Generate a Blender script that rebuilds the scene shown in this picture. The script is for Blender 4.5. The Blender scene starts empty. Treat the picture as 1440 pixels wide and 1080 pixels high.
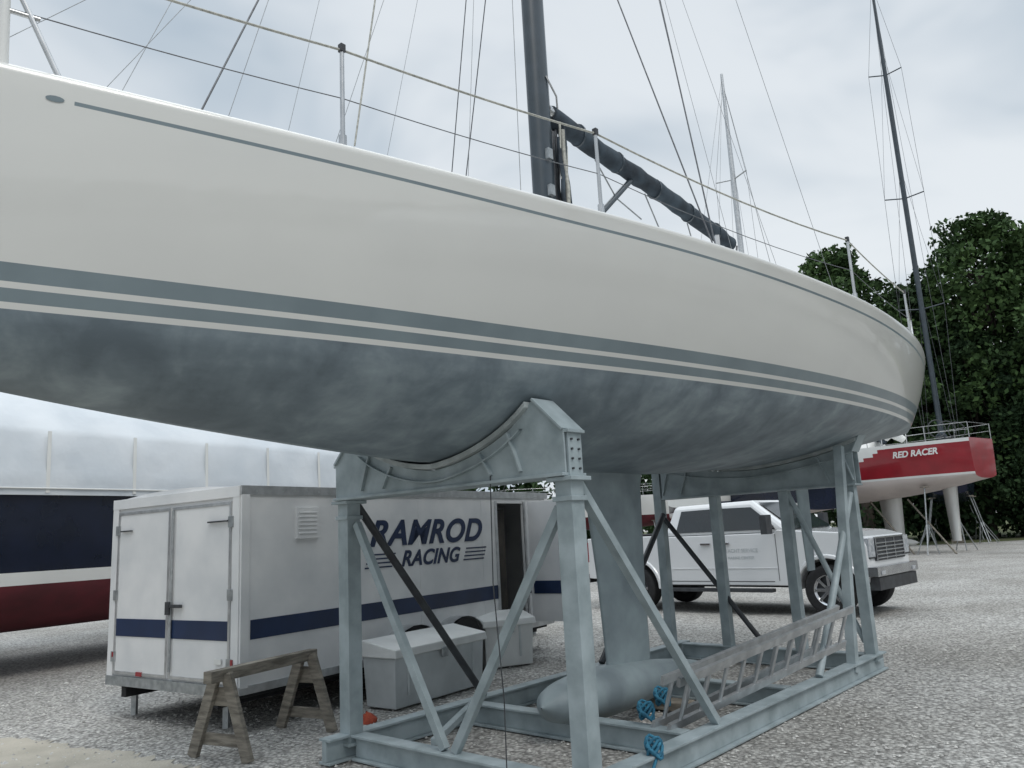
import bpy, math, random
import numpy as np
from mathutils import Vector, Matrix
random.seed(7); np.random.seed(7)
sc=bpy.context.scene
sc.view_settings.view_transform='Standard'; sc.view_settings.look='None'; sc.view_settings.exposure=0
V=Vector
# ------------------------------------------------------------ materials
def mat(name,c1,c2=None,rough=.6,metal=0,scale=6,bump=0,bscale=None,coat=0,stretch=None,spec=.5,detail=4,lo=.35,hi=.65):
    m=bpy.data.materials.new(name); m.use_nodes=True; nt=m.node_tree; N=nt.nodes; Lk=nt.links
    b=N['Principled BSDF']; b.inputs['Roughness'].default_value=rough; b.inputs['Metallic'].default_value=metal
    b.inputs['Specular IOR Level'].default_value=spec; b.inputs['Coat Weight'].default_value=coat
    b.inputs['Coat Roughness'].default_value=.05
    tc=N.new('ShaderNodeTexCoord'); mp=N.new('ShaderNodeMapping'); Lk.new(tc.outputs['Object'],mp.inputs[0])
    if stretch: mp.inputs['Scale'].default_value=stretch
    c2=c2 or tuple(x*.86 for x in c1)
    no=N.new('ShaderNodeTexNoise'); no.inputs['Scale'].default_value=scale; no.inputs['Detail'].default_value=detail
    Lk.new(mp.outputs[0],no.inputs['Vector'])
    r=N.new('ShaderNodeValToRGB'); r.color_ramp.elements[0].position=lo; r.color_ramp.elements[1].position=hi
    r.color_ramp.elements[0].color=(*c2,1); r.color_ramp.elements[1].color=(*c1,1)
    Lk.new(no.outputs['Fac'],r.inputs[0]); Lk.new(r.outputs[0],b.inputs['Base Color'])
    if bump:
        n2=N.new('ShaderNodeTexNoise'); n2.inputs['Scale'].default_value=bscale or scale*6; n2.inputs['Detail'].default_value=3
        Lk.new(mp.outputs[0],n2.inputs['Vector'])
        bp=N.new('ShaderNodeBump'); bp.inputs['Strength'].default_value=bump; bp.inputs['Distance'].default_value=.02
        Lk.new(n2.outputs['Fac'],bp.inputs['Height']); Lk.new(bp.outputs[0],b.inputs['Normal'])
    return m
M={}
M['gel']=mat('gelcoat_white',(.70,.695,.66),(.67,.665,.635),rough=.3,coat=.75,scale=1.2,bump=.02,bscale=2)
M['stripe']=mat('stripe_grey',(.20,.25,.27),(.17,.215,.235),rough=.35,coat=.3,scale=3)
M['steel']=mat('cradle_paint',(.37,.43,.45),(.25,.30,.315),rough=.5,scale=5,bump=.08)
M['steeldark']=mat('dark_steel',(.05,.055,.06),(.03,.03,.035),rough=.5,scale=8)
M['galv']=mat('galvanised',(.45,.47,.48),(.3,.32,.33),rough=.4,metal=.6,scale=14)
M['alu']=mat('aluminium',(.6,.61,.62),(.45,.46,.47),rough=.35,metal=.7,scale=10)
M['stainless']=mat('stainless',(.6,.6,.6),(.5,.5,.5),rough=.22,metal=.95,scale=10)
M['wire']=mat('rig_wire',(.16,.17,.18),(.1,.1,.11),rough=.45,metal=.4,scale=20)
M['wirel']=mat('bare_wire',(.34,.35,.36),(.25,.26,.27),rough=.45,metal=.4,scale=20)
M['rope']=mat('lifeline_cover',(.50,.49,.44),(.30,.30,.27),rough=.7,scale=40)
M['carbon']=mat('mast_carbon',(.04,.055,.07),(.028,.04,.05),rough=.38,coat=.3,scale=4)
M['sailcov']=mat('boom_cover',(.05,.07,.09),(.022,.03,.04),rough=.85,scale=5,bump=.6,bscale=10)
M['trwhite']=mat('trailer_white',(.76,.76,.76),(.64,.65,.66),rough=.4,scale=2.2,coat=.1,bump=.12,bscale=2.5)
M['navy']=mat('navy_paint',(.013,.03,.085),(.01,.022,.06),rough=.35,scale=3)
M['navyhull']=mat('navy_hull',(.008,.013,.032),(.006,.01,.022),rough=.25,scale=2)
M['black']=mat('black_rubber',(.02,.02,.022),(.012,.012,.013),rough=.8,scale=20,bump=.2)
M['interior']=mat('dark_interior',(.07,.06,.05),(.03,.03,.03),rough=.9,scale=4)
M['wood']=mat('weathered_wood',(.30,.27,.225),(.13,.115,.095),rough=.85,scale=5,stretch=(1,1,6),bump=.5,bscale=25)
M['plast']=mat('dockbox_white',(.74,.75,.74),(.62,.63,.62),rough=.5,scale=3)
M['plastg']=mat('dockbox_grey',(.56,.59,.60),(.44,.47,.48),rough=.6,scale=3)
M['wrap']=mat('shrink_wrap',(.66,.69,.72),(.56,.60,.64),rough=.38,scale=1.3,bump=.9,bscale=2.4)
M['red']=mat('red_paint',(.30,.012,.022),(.24,.01,.018),rough=.3,scale=2,coat=.4)
M['maroon']=mat('maroon_antifoul',(.12,.014,.022),(.07,.010,.014),rough=.8,scale=2)
M['boatwhite']=mat('boat_white',(.74,.74,.72),(.68,.68,.66),rough=.35,scale=1)
M['antig']=mat('antifoul_pale',(.60,.53,.50),(.50,.44,.42),rough=.7,scale=1)
M['twhite']=mat('truck_white',(.76,.77,.78),(.74,.75,.76),rough=.25,coat=.8,scale=1)
M['glass']=mat('dark_glass',(.02,.025,.03),(.015,.02,.022),rough=.05,scale=1,spec=.8)
M['chrome']=mat('chrome',(.55,.56,.57),(.4,.4,.42),rough=.18,metal=1,scale=4)
M['lamp']=mat('lamp_lens',(.5,.52,.55),(.25,.27,.3),rough=.1,scale=15,coat=1)
M['blue']=mat('blue_rope',(.05,.25,.38),(.03,.14,.23),rough=.8,scale=30,bump=.6)
M['orange']=mat('orange_rag',(.5,.10,.05),(.28,.05,.03),rough=.9,scale=20)
M['bark']=mat('bark',(.075,.06,.048),(.04,.034,.028),rough=.9,scale=4,stretch=(1,1,.2),bump=.8)
M['skin']=mat('skin',(.5,.29,.2),rough=.6)
M['hair']=mat('hair',(.03,.02,.015),rough=.8)
def bottom_mat():
    m=bpy.data.materials.new('bottom_paint'); m.use_nodes=True; nt=m.node_tree;N=nt.nodes;K=nt.links
    b=N['Principled BSDF']; b.inputs['Roughness'].default_value=.48
    tc=N.new('ShaderNodeTexCoord')
    def noise(scale,st,det=5,dist=0):
        mp=N.new('ShaderNodeMapping'); mp.vector_type='TEXTURE'; mp.inputs['Rotation'].default_value=(0,0,math.radians(48.5))
        mp.inputs['Scale'].default_value=tuple(1/x for x in st); K.new(tc.outputs['Object'],mp.inputs[0])
        n=N.new('ShaderNodeTexNoise'); n.inputs['Scale'].default_value=scale; n.inputs['Detail'].default_value=det
        n.inputs['Roughness'].default_value=.58; n.inputs['Distortion'].default_value=dist
        K.new(mp.outputs[0],n.inputs['Vector']); return n.outputs['Fac']
    a=noise(1.3,(1,1,1.2)); c=noise(2.4,(1.5,1,1),6,.5); e=noise(6,(.7,1,2.2),5)
    ad=N.new('ShaderNodeMath'); ad.operation='ADD'; K.new(a,ad.inputs[0]); K.new(c,ad.inputs[1])
    a2=N.new('ShaderNodeMath'); a2.operation='MULTIPLY_ADD'; K.new(e,a2.inputs[0]); a2.inputs[1].default_value=.45; K.new(ad.outputs[0],a2.inputs[2])
    dv=N.new('ShaderNodeMath'); dv.operation='MULTIPLY'; dv.inputs[1].default_value=.408; K.new(a2.outputs[0],dv.inputs[0])
    r=N.new('ShaderNodeValToRGB'); cr=r.color_ramp
    cr.elements[0].position=.40; cr.elements[0].color=(.125,.158,.182,1)
    cr.elements[1].position=.62; cr.elements[1].color=(.30,.355,.38,1)
    x=cr.elements.new(.5); x.color=(.185,.228,.255,1)
    K.new(dv.outputs[0],r.inputs[0]); K.new(r.outputs[0],b.inputs['Base Color'])
    return m
M['bottom']=bottom_mat()
M['keel']=mat('keel_paint',(.29,.35,.37),(.18,.22,.24),rough=.55,scale=2.5,bump=.05)

# ------------------------------------------------------------ mesh builder
class MB:
    def __init__(s): s.v=[]; s.f=[]; s.m=[]; s.sm=[]; s.ms=[]
    def mi(s,k):
        if k not in s.ms: s.ms.append(k)
        return s.ms.index(k)
    def add(s,vs,fs,k,smooth=False):
        o=len(s.v); s.v+= [tuple(p) for p in vs]; i=s.mi(k)
        for f in fs: s.f.append(tuple(o+a for a in f)); s.m.append(i); s.sm.append(smooth)
    def hexa(s,c8,k):
        s.add(c8,[(3,2,1,0),(4,5,6,7),(0,1,5,4),(1,2,6,5),(2,3,7,6),(3,0,4,7)],k)
    def box(s,c,size,k,ax=None):
        c=V(c); X,Y,Z=[V(a) for a in (ax or ((1,0,0),(0,1,0),(0,0,1)))]
        x,y,z=X*size[0]/2,Y*size[1]/2,Z*size[2]/2
        s.hexa([c-x-y-z,c+x-y-z,c+x+y-z,c-x+y-z,c-x-y+z,c+x-y+z,c+x+y+z,c-x+y+z],k)
    def beam(s,p,q,w,h,k,up=(0,0,1)):
        p,q=V(p),V(q); X=(q-p).normalized(); up=V(up)
        if abs(X.dot(up))>.98: up=V((1,0,0)) if abs(X.x)<.9 else V((0,1,0))
        Y=up.cross(X).normalized(); Z=X.cross(Y)
        s.box((p+q)/2,((q-p).length,w,h),k,(X,Y,Z))
    def post(s,p,q,w,h,k,side):
        p,q=V(p),V(q); X=(q-p).normalized(); Y=(V(side)-X*V(side).dot(X)).normalized(); Z=X.cross(Y)
        s.box((p+q)/2,((q-p).length,w,h),k,(X,Y,Z))
    def tube(s,p,q,r,k,r2=None,n=10,cap=True):
        s.path([p,q],[r,r if r2 is None else r2],k,n,cap)
    def path(s,pts,rs,k,n=8,cap=True,sx=1):
        pts=[V(p) for p in pts]
        if not hasattr(rs,'__len__'): rs=[rs]*len(pts)
        t0=(pts[1]-pts[0]).normalized(); ref=V((0,0,1)) if abs(t0.z)<.9 else V((1,0,0))
        vs=[];A=None
        for i,p in enumerate(pts):
            t=(pts[min(i+1,len(pts)-1)]-pts[max(i-1,0)]).normalized()
            if A is None: A=ref.cross(t).normalized()
            A=(A-t*A.dot(t)).normalized(); B=t.cross(A)
            for j in range(n):
                a=2*math.pi*j/n; vs.append(p+(A*math.cos(a)*sx+B*math.sin(a))*rs[i])
        fs=[]
        for i in range(len(pts)-1):
            for j in range(n): fs.append((i*n+j,i*n+(j+1)%n,(i+1)*n+(j+1)%n,(i+1)*n+j))
        s.add(vs,fs,k,True)
        if cap:
            s.add(vs[:n],[tuple(range(n))[::-1]],k); s.add(vs[-n:],[tuple(range(n))],k)
    def prism(s,poly,fn,t0,t1,k):
        n=len(poly); vs=[fn(a,b,t0) for a,b in poly]+[fn(a,b,t1) for a,b in poly]
        s.add(vs,[tuple(range(n))[::-1],tuple(range(n,2*n))]+[(i,(i+1)%n,n+(i+1)%n,n+i) for i in range(n)],k)
    def loft(s,rings,k,closed=False,smooth=True):
        n=len(rings[0]); vs=[p for r in rings for p in r]; fs=[]
        for i in range(len(rings)-1):
            for j in range(n if closed else n-1):
                fs.append((i*n+j,i*n+(j+1)%n,(i+1)*n+(j+1)%n,(i+1)*n+j))
        s.add(vs,fs,k,smooth)
    def obj(s,name,parent=None,bevel=0,recalc=True):
        me=bpy.data.meshes.new(name); me.from_pydata(s.v,[],s.f)
        for k in s.ms: me.materials.append(M[k])
        me.polygons.foreach_set('material_index',s.m); me.polygons.foreach_set('use_smooth',s.sm)
        if recalc:
            import bmesh
            bm=bmesh.new(); bm.from_mesh(me); bmesh.ops.recalc_face_normals(bm,faces=bm.faces[:]); bm.to_mesh(me); bm.free()
        me.update(); o=bpy.data.objects.new(name,me); sc.collection.objects.link(o)
        if parent: o.parent=parent
        if bevel:
            b=o.modifiers.new('b','BEVEL'); b.width=bevel; b.segments=2; b.limit_method='ANGLE'; b.angle_limit=math.radians(40)
        return o
def empty(name,loc=(0,0,0)):
    e=bpy.data.objects.new(name,None); sc.collection.objects.link(e); e.empty_display_size=.3; return e
def herm(tab,col):
    xs=np.array([t[0] for t in tab],float); ys=np.array([t[col] for t in tab],float)
    m=np.gradient(ys,xs)
    def f(x):
        x=min(max(x,xs[0]),xs[-1]); i=min(int(np.searchsorted(xs,x,side='right'))-1,len(xs)-2); i=max(i,0)
        h=xs[i+1]-xs[i]; t=(x-xs[i])/h
        return float((2*t**3-3*t*t+1)*ys[i]+(t**3-2*t*t+t)*h*m[i]+(-2*t**3+3*t*t)*ys[i+1]+(t**3-t*t)*h*m[i+1])
    return f
# ------------------------------------------------------------ main yacht (s aft along axis, b to port, z up)
ang=math.radians(48.5); D=V((math.cos(ang),math.sin(ang),0)); Nn=V((math.sin(ang),-math.cos(ang),0)); O=V((-.52,5.6,0))
def L(s,b,z): return O+D*s+Nn*b+V((0,0,z))
T=[(-4.5,.015,2.64,.03,3.74),(-4.0,.13,2.57,.24,3.72),(-2.9,.40,2.39,.60,3.69),(-1.36,.79,2.22,1.06,3.655),(-.3,1.01,2.14,1.34,3.63),
   (1.0,1.28,2.10,1.66,3.60),(2.4,1.50,2.10,1.90,3.555),(3.9,1.62,2.17,2.02,3.50),(5.2,1.60,2.27,1.95,3.445),(6.3,1.46,2.40,1.73,3.40),(7.3,1.15,2.56,1.42,3.36)]
fbw,fz0,fbs,fzs=[herm(T,i) for i in (1,2,3,4)]
ZW=2.65
def lower(s,n=15):
    bw,z0=fbw(s),min(fz0(s),ZW-.02); h=ZW-z0
    P=[(0,z0),(.47*bw,z0+.06*h),(.90*bw,ZW-.50*h),(bw,ZW)]
    out=[]
    for i in range(n):
        t=i/(n-1); c=((1-t)**3,3*t*(1-t)**2,3*t*t*(1-t),t**3)
        out.append((sum(c[k]*P[k][0] for k in range(4)),sum(c[k]*P[k][1] for k in range(4))))
    return out
def topside(s):
    bw,bs,zs=fbw(s),fbs(s),fzs(s); H=zs-ZW
    qs=np.linspace(0,1,60); c=(bw+.62*(bs-bw)+.015,ZW+.42*H)
    B=(1-qs)**2*bw+2*qs*(1-qs)*c[0]+qs**2*bs; Zz=(1-qs)**2*ZW+2*qs*(1-qs)*c[1]+qs**2*zs
    zl=[ZW+.028,ZW+.085,ZW+.112,ZW+.19]+[ZW+.19+(H-.325)*k/6 for k in range(1,6)]+[zs-.135,zs-.117,zs-.05]
    out=[(float(np.interp(z,Zz,B)),z) for z in zl]
    out+=[(bs-.004,zs-.025),(bs-.018,zs-.008),(bs-.05,zs)]
    return out
yacht=empty('racing_sailing_yacht')
hb=MB(); st=list(np.concatenate([np.linspace(-4.5,6.6,64),np.linspace(6.7,7.3,7)]))
secs=[lower(s)+topside(s) for s in st]; nr=len(secs[0]); nl=15
def rowmat(j):
    if j<nl-1: return 'bottom'
    return {0:'gel',1:'stripe',2:'gel',3:'stripe'}.get(j-(nl-1),None) or ('stripe' if j==nl-1+10 else 'gel')
for sgn in (1,-1):
    base=[[L(s,b*sgn,z) for b,z in sec] for s,sec in zip(st,secs)]
    off=len(hb.v); vs=[p for r in base for p in r]; hb.v+=[tuple(p) for p in vs]
    for i in range(len(st)-1):
        for j in range(nr-1):
            kk=rowmat(j)
            if j==nl-1+10 and st[i]<-2.85: kk='gel'
            f=(off+i*nr+j,off+i*nr+j+1,off+(i+1)*nr+j+1,off+(i+1)*nr+j)
            hb.f.append(f if sgn<0 else f[::-1]); hb.m.append(hb.mi(kk)); hb.sm.append(True)
o=hb.obj('hull',yacht,recalc=False)
tb=MB(); sec=secs[-1]
ring=[L(7.3,b,z) for b,z in sec]+[L(7.3,-b,z) for b,z in sec[::-1][:-1]]
tb.add(ring,[tuple(range(len(ring)))],'gel')
rings=[]
for s,sec in zip(st,secs):
    b,z=sec[-1]; rings.append([L(s,b*x,z+.05*(1-x*x)) for x in np.linspace(-1,1,9)])
tb.loft(rings,'boatwhite'); tb.obj('deck',yacht)
cb=MB()
rings=[]
for s,h,w in [(.2,.0,.3),(.5,.14,.5),(1.2,.22,.75),(3,.24,.85),(3.6,.22,.85),(3.65,.0,.85)]:
    z=fzs(s)+.04; rings.append([L(s,x*w,z+h*(1-abs(x)**5)) for x in np.linspace(-1,1,11)])
cb.loft(rings,'boatwhite')
for sg in (1,-1):
    for s in (3.9,5.0): cb.tube(L(s,sg*1.35,fzs(s)),L(s,sg*1.35,fzs(s)+.22),.09,'steeldark',.075,16)
cb.obj('coachroof_and_winches',yacht)
db=MB()
def tp(s,z):
    q=topside(s); return L(s,float(np.interp(z,[a[1] for a in q],[a[0] for a in q]))+.003,z)
s=-2.81; z=fzs(s)-.126
db.add([tp(s+.035*math.cos(a),z+.014*math.sin(a)) for a in np.linspace(0,2*math.pi,12,endpoint=False)],[tuple(range(12))],'stripe')
db.obj('cove_stripe_dot',yacht)
kb=MB()
def foil(s0,s1,z,t,n=12):
    c=s1-s0; pts=[]
    xs=[(1-math.cos(math.pi*i/n))/2 for i in range(n+1)]
    th=lambda x:5*t*(.2969*math.sqrt(x)-.126*x-.3516*x*x+.2843*x**3-.1036*x**4)
    for x in xs: pts.append(L(s0+c*x,th(x)*c,z))
    for x in xs[::-1][1:-1]: pts.append(L(s0+c*x,-th(x)*c,z))
    return pts
kb.loft([foil(1.60,2.62,2.2,.15),foil(1.66,2.55,2.0,.13),foil(1.76,2.5,1.2,.13),foil(1.82,2.48,.35,.13)],'keel',closed=True)
rings=[]
for i in range(25):
    x=i/24; s=.93+2.47*x; r=.215*(math.sin(math.pi*min(1,x**.62)))**.62 if 0<x<1 else .004
    r=max(r*(1 if x<.45 else 1-.25*(x-.45)),.006)
    rings.append([L(s,r*1.1*math.cos(a),.295+r*.92*math.sin(a)-(.03*x)) for a in np.linspace(0,2*math.pi,20,endpoint=False)])
kb.loft(rings,'keel',closed=True); kb.obj('keel_fin_and_bulb',yacht)
rb=MB(); rb.loft([foil(6.2,6.65,2.45,.14),foil(6.25,6.62,1.6,.13),foil(6.3,6.55,.95,.12)],'keel',closed=True)
rb.add(foil(6.3,6.55,.95,.12),[tuple(range(24))],'keel'); rb.obj('rudder',yacht)
# mast, boom, rigging
mb=MB()
mp=L(1.36,0,0); 
def mring(z,a,b): return [mp+D*a*math.cos(t)+Nn*b*math.sin(t)+V((0,0,z)) for t in np.linspace(0,2*math.pi,16,endpoint=False)]
mb.loft([mring(3.5,.13,.085),mring(14,.13,.085),mring(18.6,.08,.06)],'carbon',closed=True)
mb.box(mp+V((0,0,3.78)),(.5,.36,.1),'steeldark',(D,Nn,V((0,0,1))))
for z in (4.6,4.95): mb.box(mp-D*.02+Nn*.1+V((0,0,z)),(.06,.04,.10),'galv',(D,Nn,V((0,0,1))))
for z in (8.2,12.6):
    for sg in (1,-1): mb.beam(mp+V((0,0,z)),mp+D*.25+Nn*sg*.95+V((0,0,z+.05)),.07,.025,'carbon')
mb.path([mp+D*.02+Nn*.09+V((0,0,5.75)),mp+D*.16+Nn*.09+V((0,0,5.6)),mp+D*.22+Nn*.05+V((0,0,5.45))],.01,'stainless',6)
mb.obj('mast',yacht)
lb=MB()
rnd=random.Random(3)
for k in range(20):
    z0=5.4-.35*rnd.random(); o1=rnd.uniform(.12,.30); o2=rnd.uniform(-.08,.13)
    lb.path([mp+D*(o1+rnd.uniform(-.014,.014))+Nn*(o2+rnd.uniform(-.014,.014))+V((0,0,z)) for z in np.linspace(3.7,z0,9)],rnd.choice([.012,.016,.024,.03]),rnd.choice(['rope','wire','sailcov','steeldark','sailcov']),6)
lb.obj('halyards',yacht)
bb=MB()
bp=[L(1.52+3.6*t,0,5.44-.36*t-.01*math.sin(t*9)) for t in np.linspace(0,1,28)]
bb.path(bp,[.104+.005*math.sin(i*1.9)+.004*math.sin(i*4.1) -(.02 if i>25 else 0) for i in range(28)],'sailcov',14,sx=.8)
for t in (.12,.3,.5,.7,.88):
    c=L(1.52+3.6*t,0,5.44-.36*t); bb.path([c-D*.012,c+D*.012],.116,'carbon',14,sx=.82)
bb.tube(L(1.45,0,5.46),L(1.62,0,5.44),.07,'stainless')
bb.tube(L(1.5,0,4.0),L(2.9,0,5.26),.03,'carbon'); bb.tube(L(1.5,0.03,3.9),L(2.2,.03,4.58),.045,'steeldark')
bb.path([L(5.0,0,5.0),L(4.6,0,3.7)],.012,'wire'); bb.path([L(5.05,0.1,5.0),L(4.6,.1,3.7)],.012,'wire')
for t in (.2,.45,.7): bb.path([L(1.52+3.6*t,-.02,5.32-.36*t),L(1.9+3.2*t,.0,5.0-.4*t),L(2.4+2.8*t,.02,4.9-.5*t)],.008,'wirel',5)
bb.obj('boom',yacht)
sb=MB()
top=lambda z:mp+V((0,0,z))
for sg in (1,-1):
    sb.tube(L(1.55,sg*1.52,fzs(1.5)),top(9.3)+Nn*sg*.08,.006,'wire',n=6)
    sb.tube(L(1.45,sg*1.56,fzs(1.5)),mp+D*.25+Nn*sg*.95+V((0,0,8.2)),.006,'wire',n=6)
    sb.tube(mp+D*.25+Nn*sg*.95+V((0,0,8.2)),mp+D*.25+Nn*sg*.85+V((0,0,12.6)),.006,'wire',n=6)
    sb.box(L(1.55,sg*1.52,fzs(1.5)+.1),(.03,.03,.22),'stainless')
    sb.tube(L(7.0,sg*.8,fzs(7)),top(16.5),.003,'wirel',n=6)
sb.tube(L(-2.02,0,3.72),top(12.4),.006,'wire',n=6)
sb.tube(L(-4.2,0,3.75),top(17.5),.007,'wire',n=6)
sb.tube(L(-1.5,1.0,3.66),top(17),.005,'rope',n=6)
sb.tube(L(-1.5,-.9,3.7),top(15),.0025,'wirel',n=6)
sb.tube(L(-.6,-1.0,3.7),top(11),.0025,'wirel',n=6); sb.tube(L(.9,.1,3.7),top(14)-D*.15,.0035,'wirel',n=6); sb.tube(L(.6,-.3,3.7),top(13)-D*.15,.0025,'wirel',n=6)
for a_,b_,z_ in ((-3.3,-.2,9),(-2.6,-.4,10.5),(-2.4,-.3,14),(-1.0,-.8,16),(.2,-1.2,12),(2.6,1.2,15),(3.4,1.3,13)):
    sb.tube(L(a_,b_,3.7),top(z_),.0022,'wirel',n=5)
sb.obj('standing_rigging',yacht)
ss=MB(); port=[-1.52,.2,3.4,5.4]
def stt(s,sg,z): return L(s,sg*(fbs(s)-.09),fzs(s)+z)
for sg in (1,-1):
    for s in port:
        ss.tube(stt(s,sg,0),stt(s,sg,.61),.0135,'stainless',.012,10); ss.tube(stt(s,sg,0),stt(s,sg,.08),.022,'stainless',n=10)
        ss.box(stt(s,sg,.60),(.03,.03,.045),'steeldark',(D,Nn,V((0,0,1))))
    chain=[-3.05]+port+[6.6]
    for a,b in zip(chain[:-1],chain[1:]):
        for hh,rr in ((.59,.0068),(.30,.003)):
            A=stt(a,sg,hh); B=stt(b,sg,hh)
            ss.path([A.lerp(B,t)-V((0,0,.05*4*t*(1-t)*((b-a)/3)**2)) for t in np.linspace(0,1,9)],rr,'rope' if hh>.5 else 'wire',6,False)
for sg in (1,-1):
    ss.tube(stt(-2.77,sg,0),stt(-3.05,sg,.63),.013,'stainless')
    ss.tube(stt(-2.98,sg,0),stt(-3.0,sg,.66),.022,'boatwhite')
    ss.tube(stt(-3.8,sg,0),stt(-3.85,sg,.66),.0135,'stainless')
    ss.path([stt(-2.98,sg,.62),stt(-3.5,sg,.64),stt(-4.0,sg,.68),L(-4.5,.05*sg,4.42),L(-4.62,0,4.42)],.0135,'stainless')
    ss.tube(stt(-2.86,sg,.28),stt(-3.83,sg,.34),.011,'stainless')
    ss.path([stt(6.5,sg,0),stt(6.6,sg,.58),stt(7.0,sg,.6),L(7.2,sg*.6,3.97)],.0135,'stainless'); ss.tube(stt(7.1,sg,0),stt(7.1,sg,.6),.0135,'stainless')
ss.obj('stanchions_and_lifelines',yacht)

# ------------------------------------------------------------ cradle
cr=MB(); Z3=V((0,0,1)); FR=(D,Nn,Z3)
def hullz(s,b):
    q=lower(s,40)+topside(s)
    return float(np.interp(abs(b),[a[0] for a in q[:40]],[a[1] for a in q[:40]]))
def saddle(s0,W,bp,top,side_h):
    prof=[(-W-.05,1.95),(W+.05,1.95),(W+.05,side_h)]
    bs_=np.linspace(bp,-bp,19)
    prof+=[(bp+.1,hullz(s0,bp)+.05),(bp,hullz(s0,bp)-.03)]+[(b,hullz(s0,b)-.05) for b in bs_[1:-1]]+[(-bp,hullz(s0,bp)-.03),(-bp-.1,hullz(s0,bp)+.05),(-W-.05,side_h)]
    for ds in (-.09,.075):
        cr.prism(prof,lambda a,b,t:L(s0+t,a,b),ds,ds+.015,'steel')
    cr.box(L(s0,0,1.945),(.24,2*W+.1,.02),'steel',FR)
    rings=[]
    for b in np.linspace(bp+.06,-bp-.06,25):
        z=hullz(s0,b)
        rings.append([L(s0-.13,b,z-.045),L(s0+.13,b,z-.045),L(s0+.13,b,z-.008),L(s0-.13,b,z-.008)])
    cr.loft(rings,'padg',closed=True,smooth=False)
    for r in (rings[0],rings[-1]): cr.add(r,[(0,1,2,3)],'padg')
    # second flange band under the pad
    rings=[]
    for b in np.linspace(bp,-bp,25):
        z=hullz(s0,b)-.13
        if z<2.0: z=2.0
        rings.append([L(s0-.125,b,z-.012),L(s0-.088,b,z-.012),L(s0-.088,b,z),L(s0-.125,b,z)])
    cr.loft(rings,'steel',closed=True,smooth=False)
    for sg in (1,-1):
        cr.beam(L(s0,sg*(bp+.1),hullz(s0,bp)+.05),L(s0,sg*(W+.05),side_h),.22,.018,'steel')
        for b in (bp-.12,bp-.38):
            cr.beam(L(s0-.1,sg*b,hullz(s0,b)-.07),L(s0-.1,sg*(b+.10),1.99),.018,.035,'steel',up=D)
M['padg']=mat('saddle_pad',(.45,.49,.49),(.30,.33,.33),rough=.8,scale=7,bump=.2)
W=1.12
saddle(0,W,.84,0,2.22); saddle(5.0,1.15,1.2,0,2.3)
pw=.125
for sg in (1,-1):
    cr.post(L(0,sg*W,.1),L(0,sg*W,2.2),pw,pw,'steel',Nn)
    cr.box(L(0,sg*W,2.21),(.17,.17,.02),'steel',FR); cr.box(L(0,sg*W,1.92),(.2,.2,.025),'steel',FR)
    cr.box(L(0,sg*W,1.80),(.155,.155,.03),'steel',FR); cr.box(L(0,sg*W,.12),(.19,.19,.02),'steel',FR)
    for z in (1.98,2.04,2.10,2.16):
        for dd in (-.035,.035): cr.tube(L(dd,sg*W,z)+Nn*sg*pw/2,L(dd,sg*W,z)+Nn*sg*(pw/2+.012),.008,'steeldark',n=6)
        cr.tube(L(-pw/2,sg*(W-.03),z),L(-pw/2-.012,sg*(W-.03),z),.008,'galv',n=6)
for b in (-1.3,-.52,.36,1.1):
    cr.post(L(5.0,b,.1),L(5.0,b,2.0 if abs(b)<1 else 2.35),.11,.11,'steel',Nn)
    cr.box(L(5.0,b,.125),(.17,.17,.02),'steel',FR)
cr.post(L(4.35,1.12,.1),L(4.75,1.12,2.35),.09,.09,'steel',Nn)
def ibeam(p,q,w=.13,h=.16,z=.1,k='steel'):
    p=V((p.x,p.y,0)); q=V((q.x,q.y,0))
    cr.beam(p+Z3*z,q+Z3*z,.05,h-.02,k); cr.beam(p+Z3*(z+h/2),q+Z3*(z+h/2),w,.018,k); cr.beam(p+Z3*(z-h/2),q+Z3*(z-h/2),w,.018,k)
ibeam(L(-.25,W,0),L(5.2,W,0)); ibeam(L(-.25,-W,0),L(5.2,-1.22,0))
ibeam(L(0,-W+.08,0),L(0,W-.08,0),z=.1); ibeam(L(1.25,-W+.08,0),L(1.25,W-.08,0)); ibeam(L(3.0,-W+.08,0),L(3.0,W-.08,0)); ibeam(L(5,-1.13,0),L(5,W-.08,0))
cr.post(L(0,-W+.1,1.75),L(0,-.08,.2),.06,.05,'steel',Nn); cr.post(L(0,W-.08,1.75),L(0,.02,.2),.06,.05,'steel',Nn)
cr.tube(L(.08,-W,1.9),L(1.45,-W,.2),.033,'steeldark'); cr.post(L(.08,W,1.9),L(1.55,W,.2),.06,.055,'steel',Nn)
cr.tube(L(4.9,-1.2,1.75),L(3.3,-1.15,.2),.035,'steeldark'); cr.tube(L(4.92,W,1.85),L(3.5,W,.2),.035,'steel')
cr.tube(L(5.0,-1.25,1.7),L(5.0,-.1,.25),.03,'steeldark'); cr.tube(L(5,.4,1.9),L(5,1.05,.3),.03,'steel')
cr.post(L(1.25,-W+.1,.2),L(.1,-.3,.2),.05,.05,'steel',Nn)
cr.path([L(-.1,.55,2.0),L(-.13,.56,1.3),L(-.12,.6,.6),L(-.15,.62,.02)],.005,'steeldark',5)
cr.obj('frame',empty('boat_cradle'),bevel=.004)
wb=MB()
for s in (1.5,2.5): wb.box(L(s,0,.055),(.2,.7,.07),'wood',FR)
wb.obj('keel_timber',None,bevel=.006)

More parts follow.
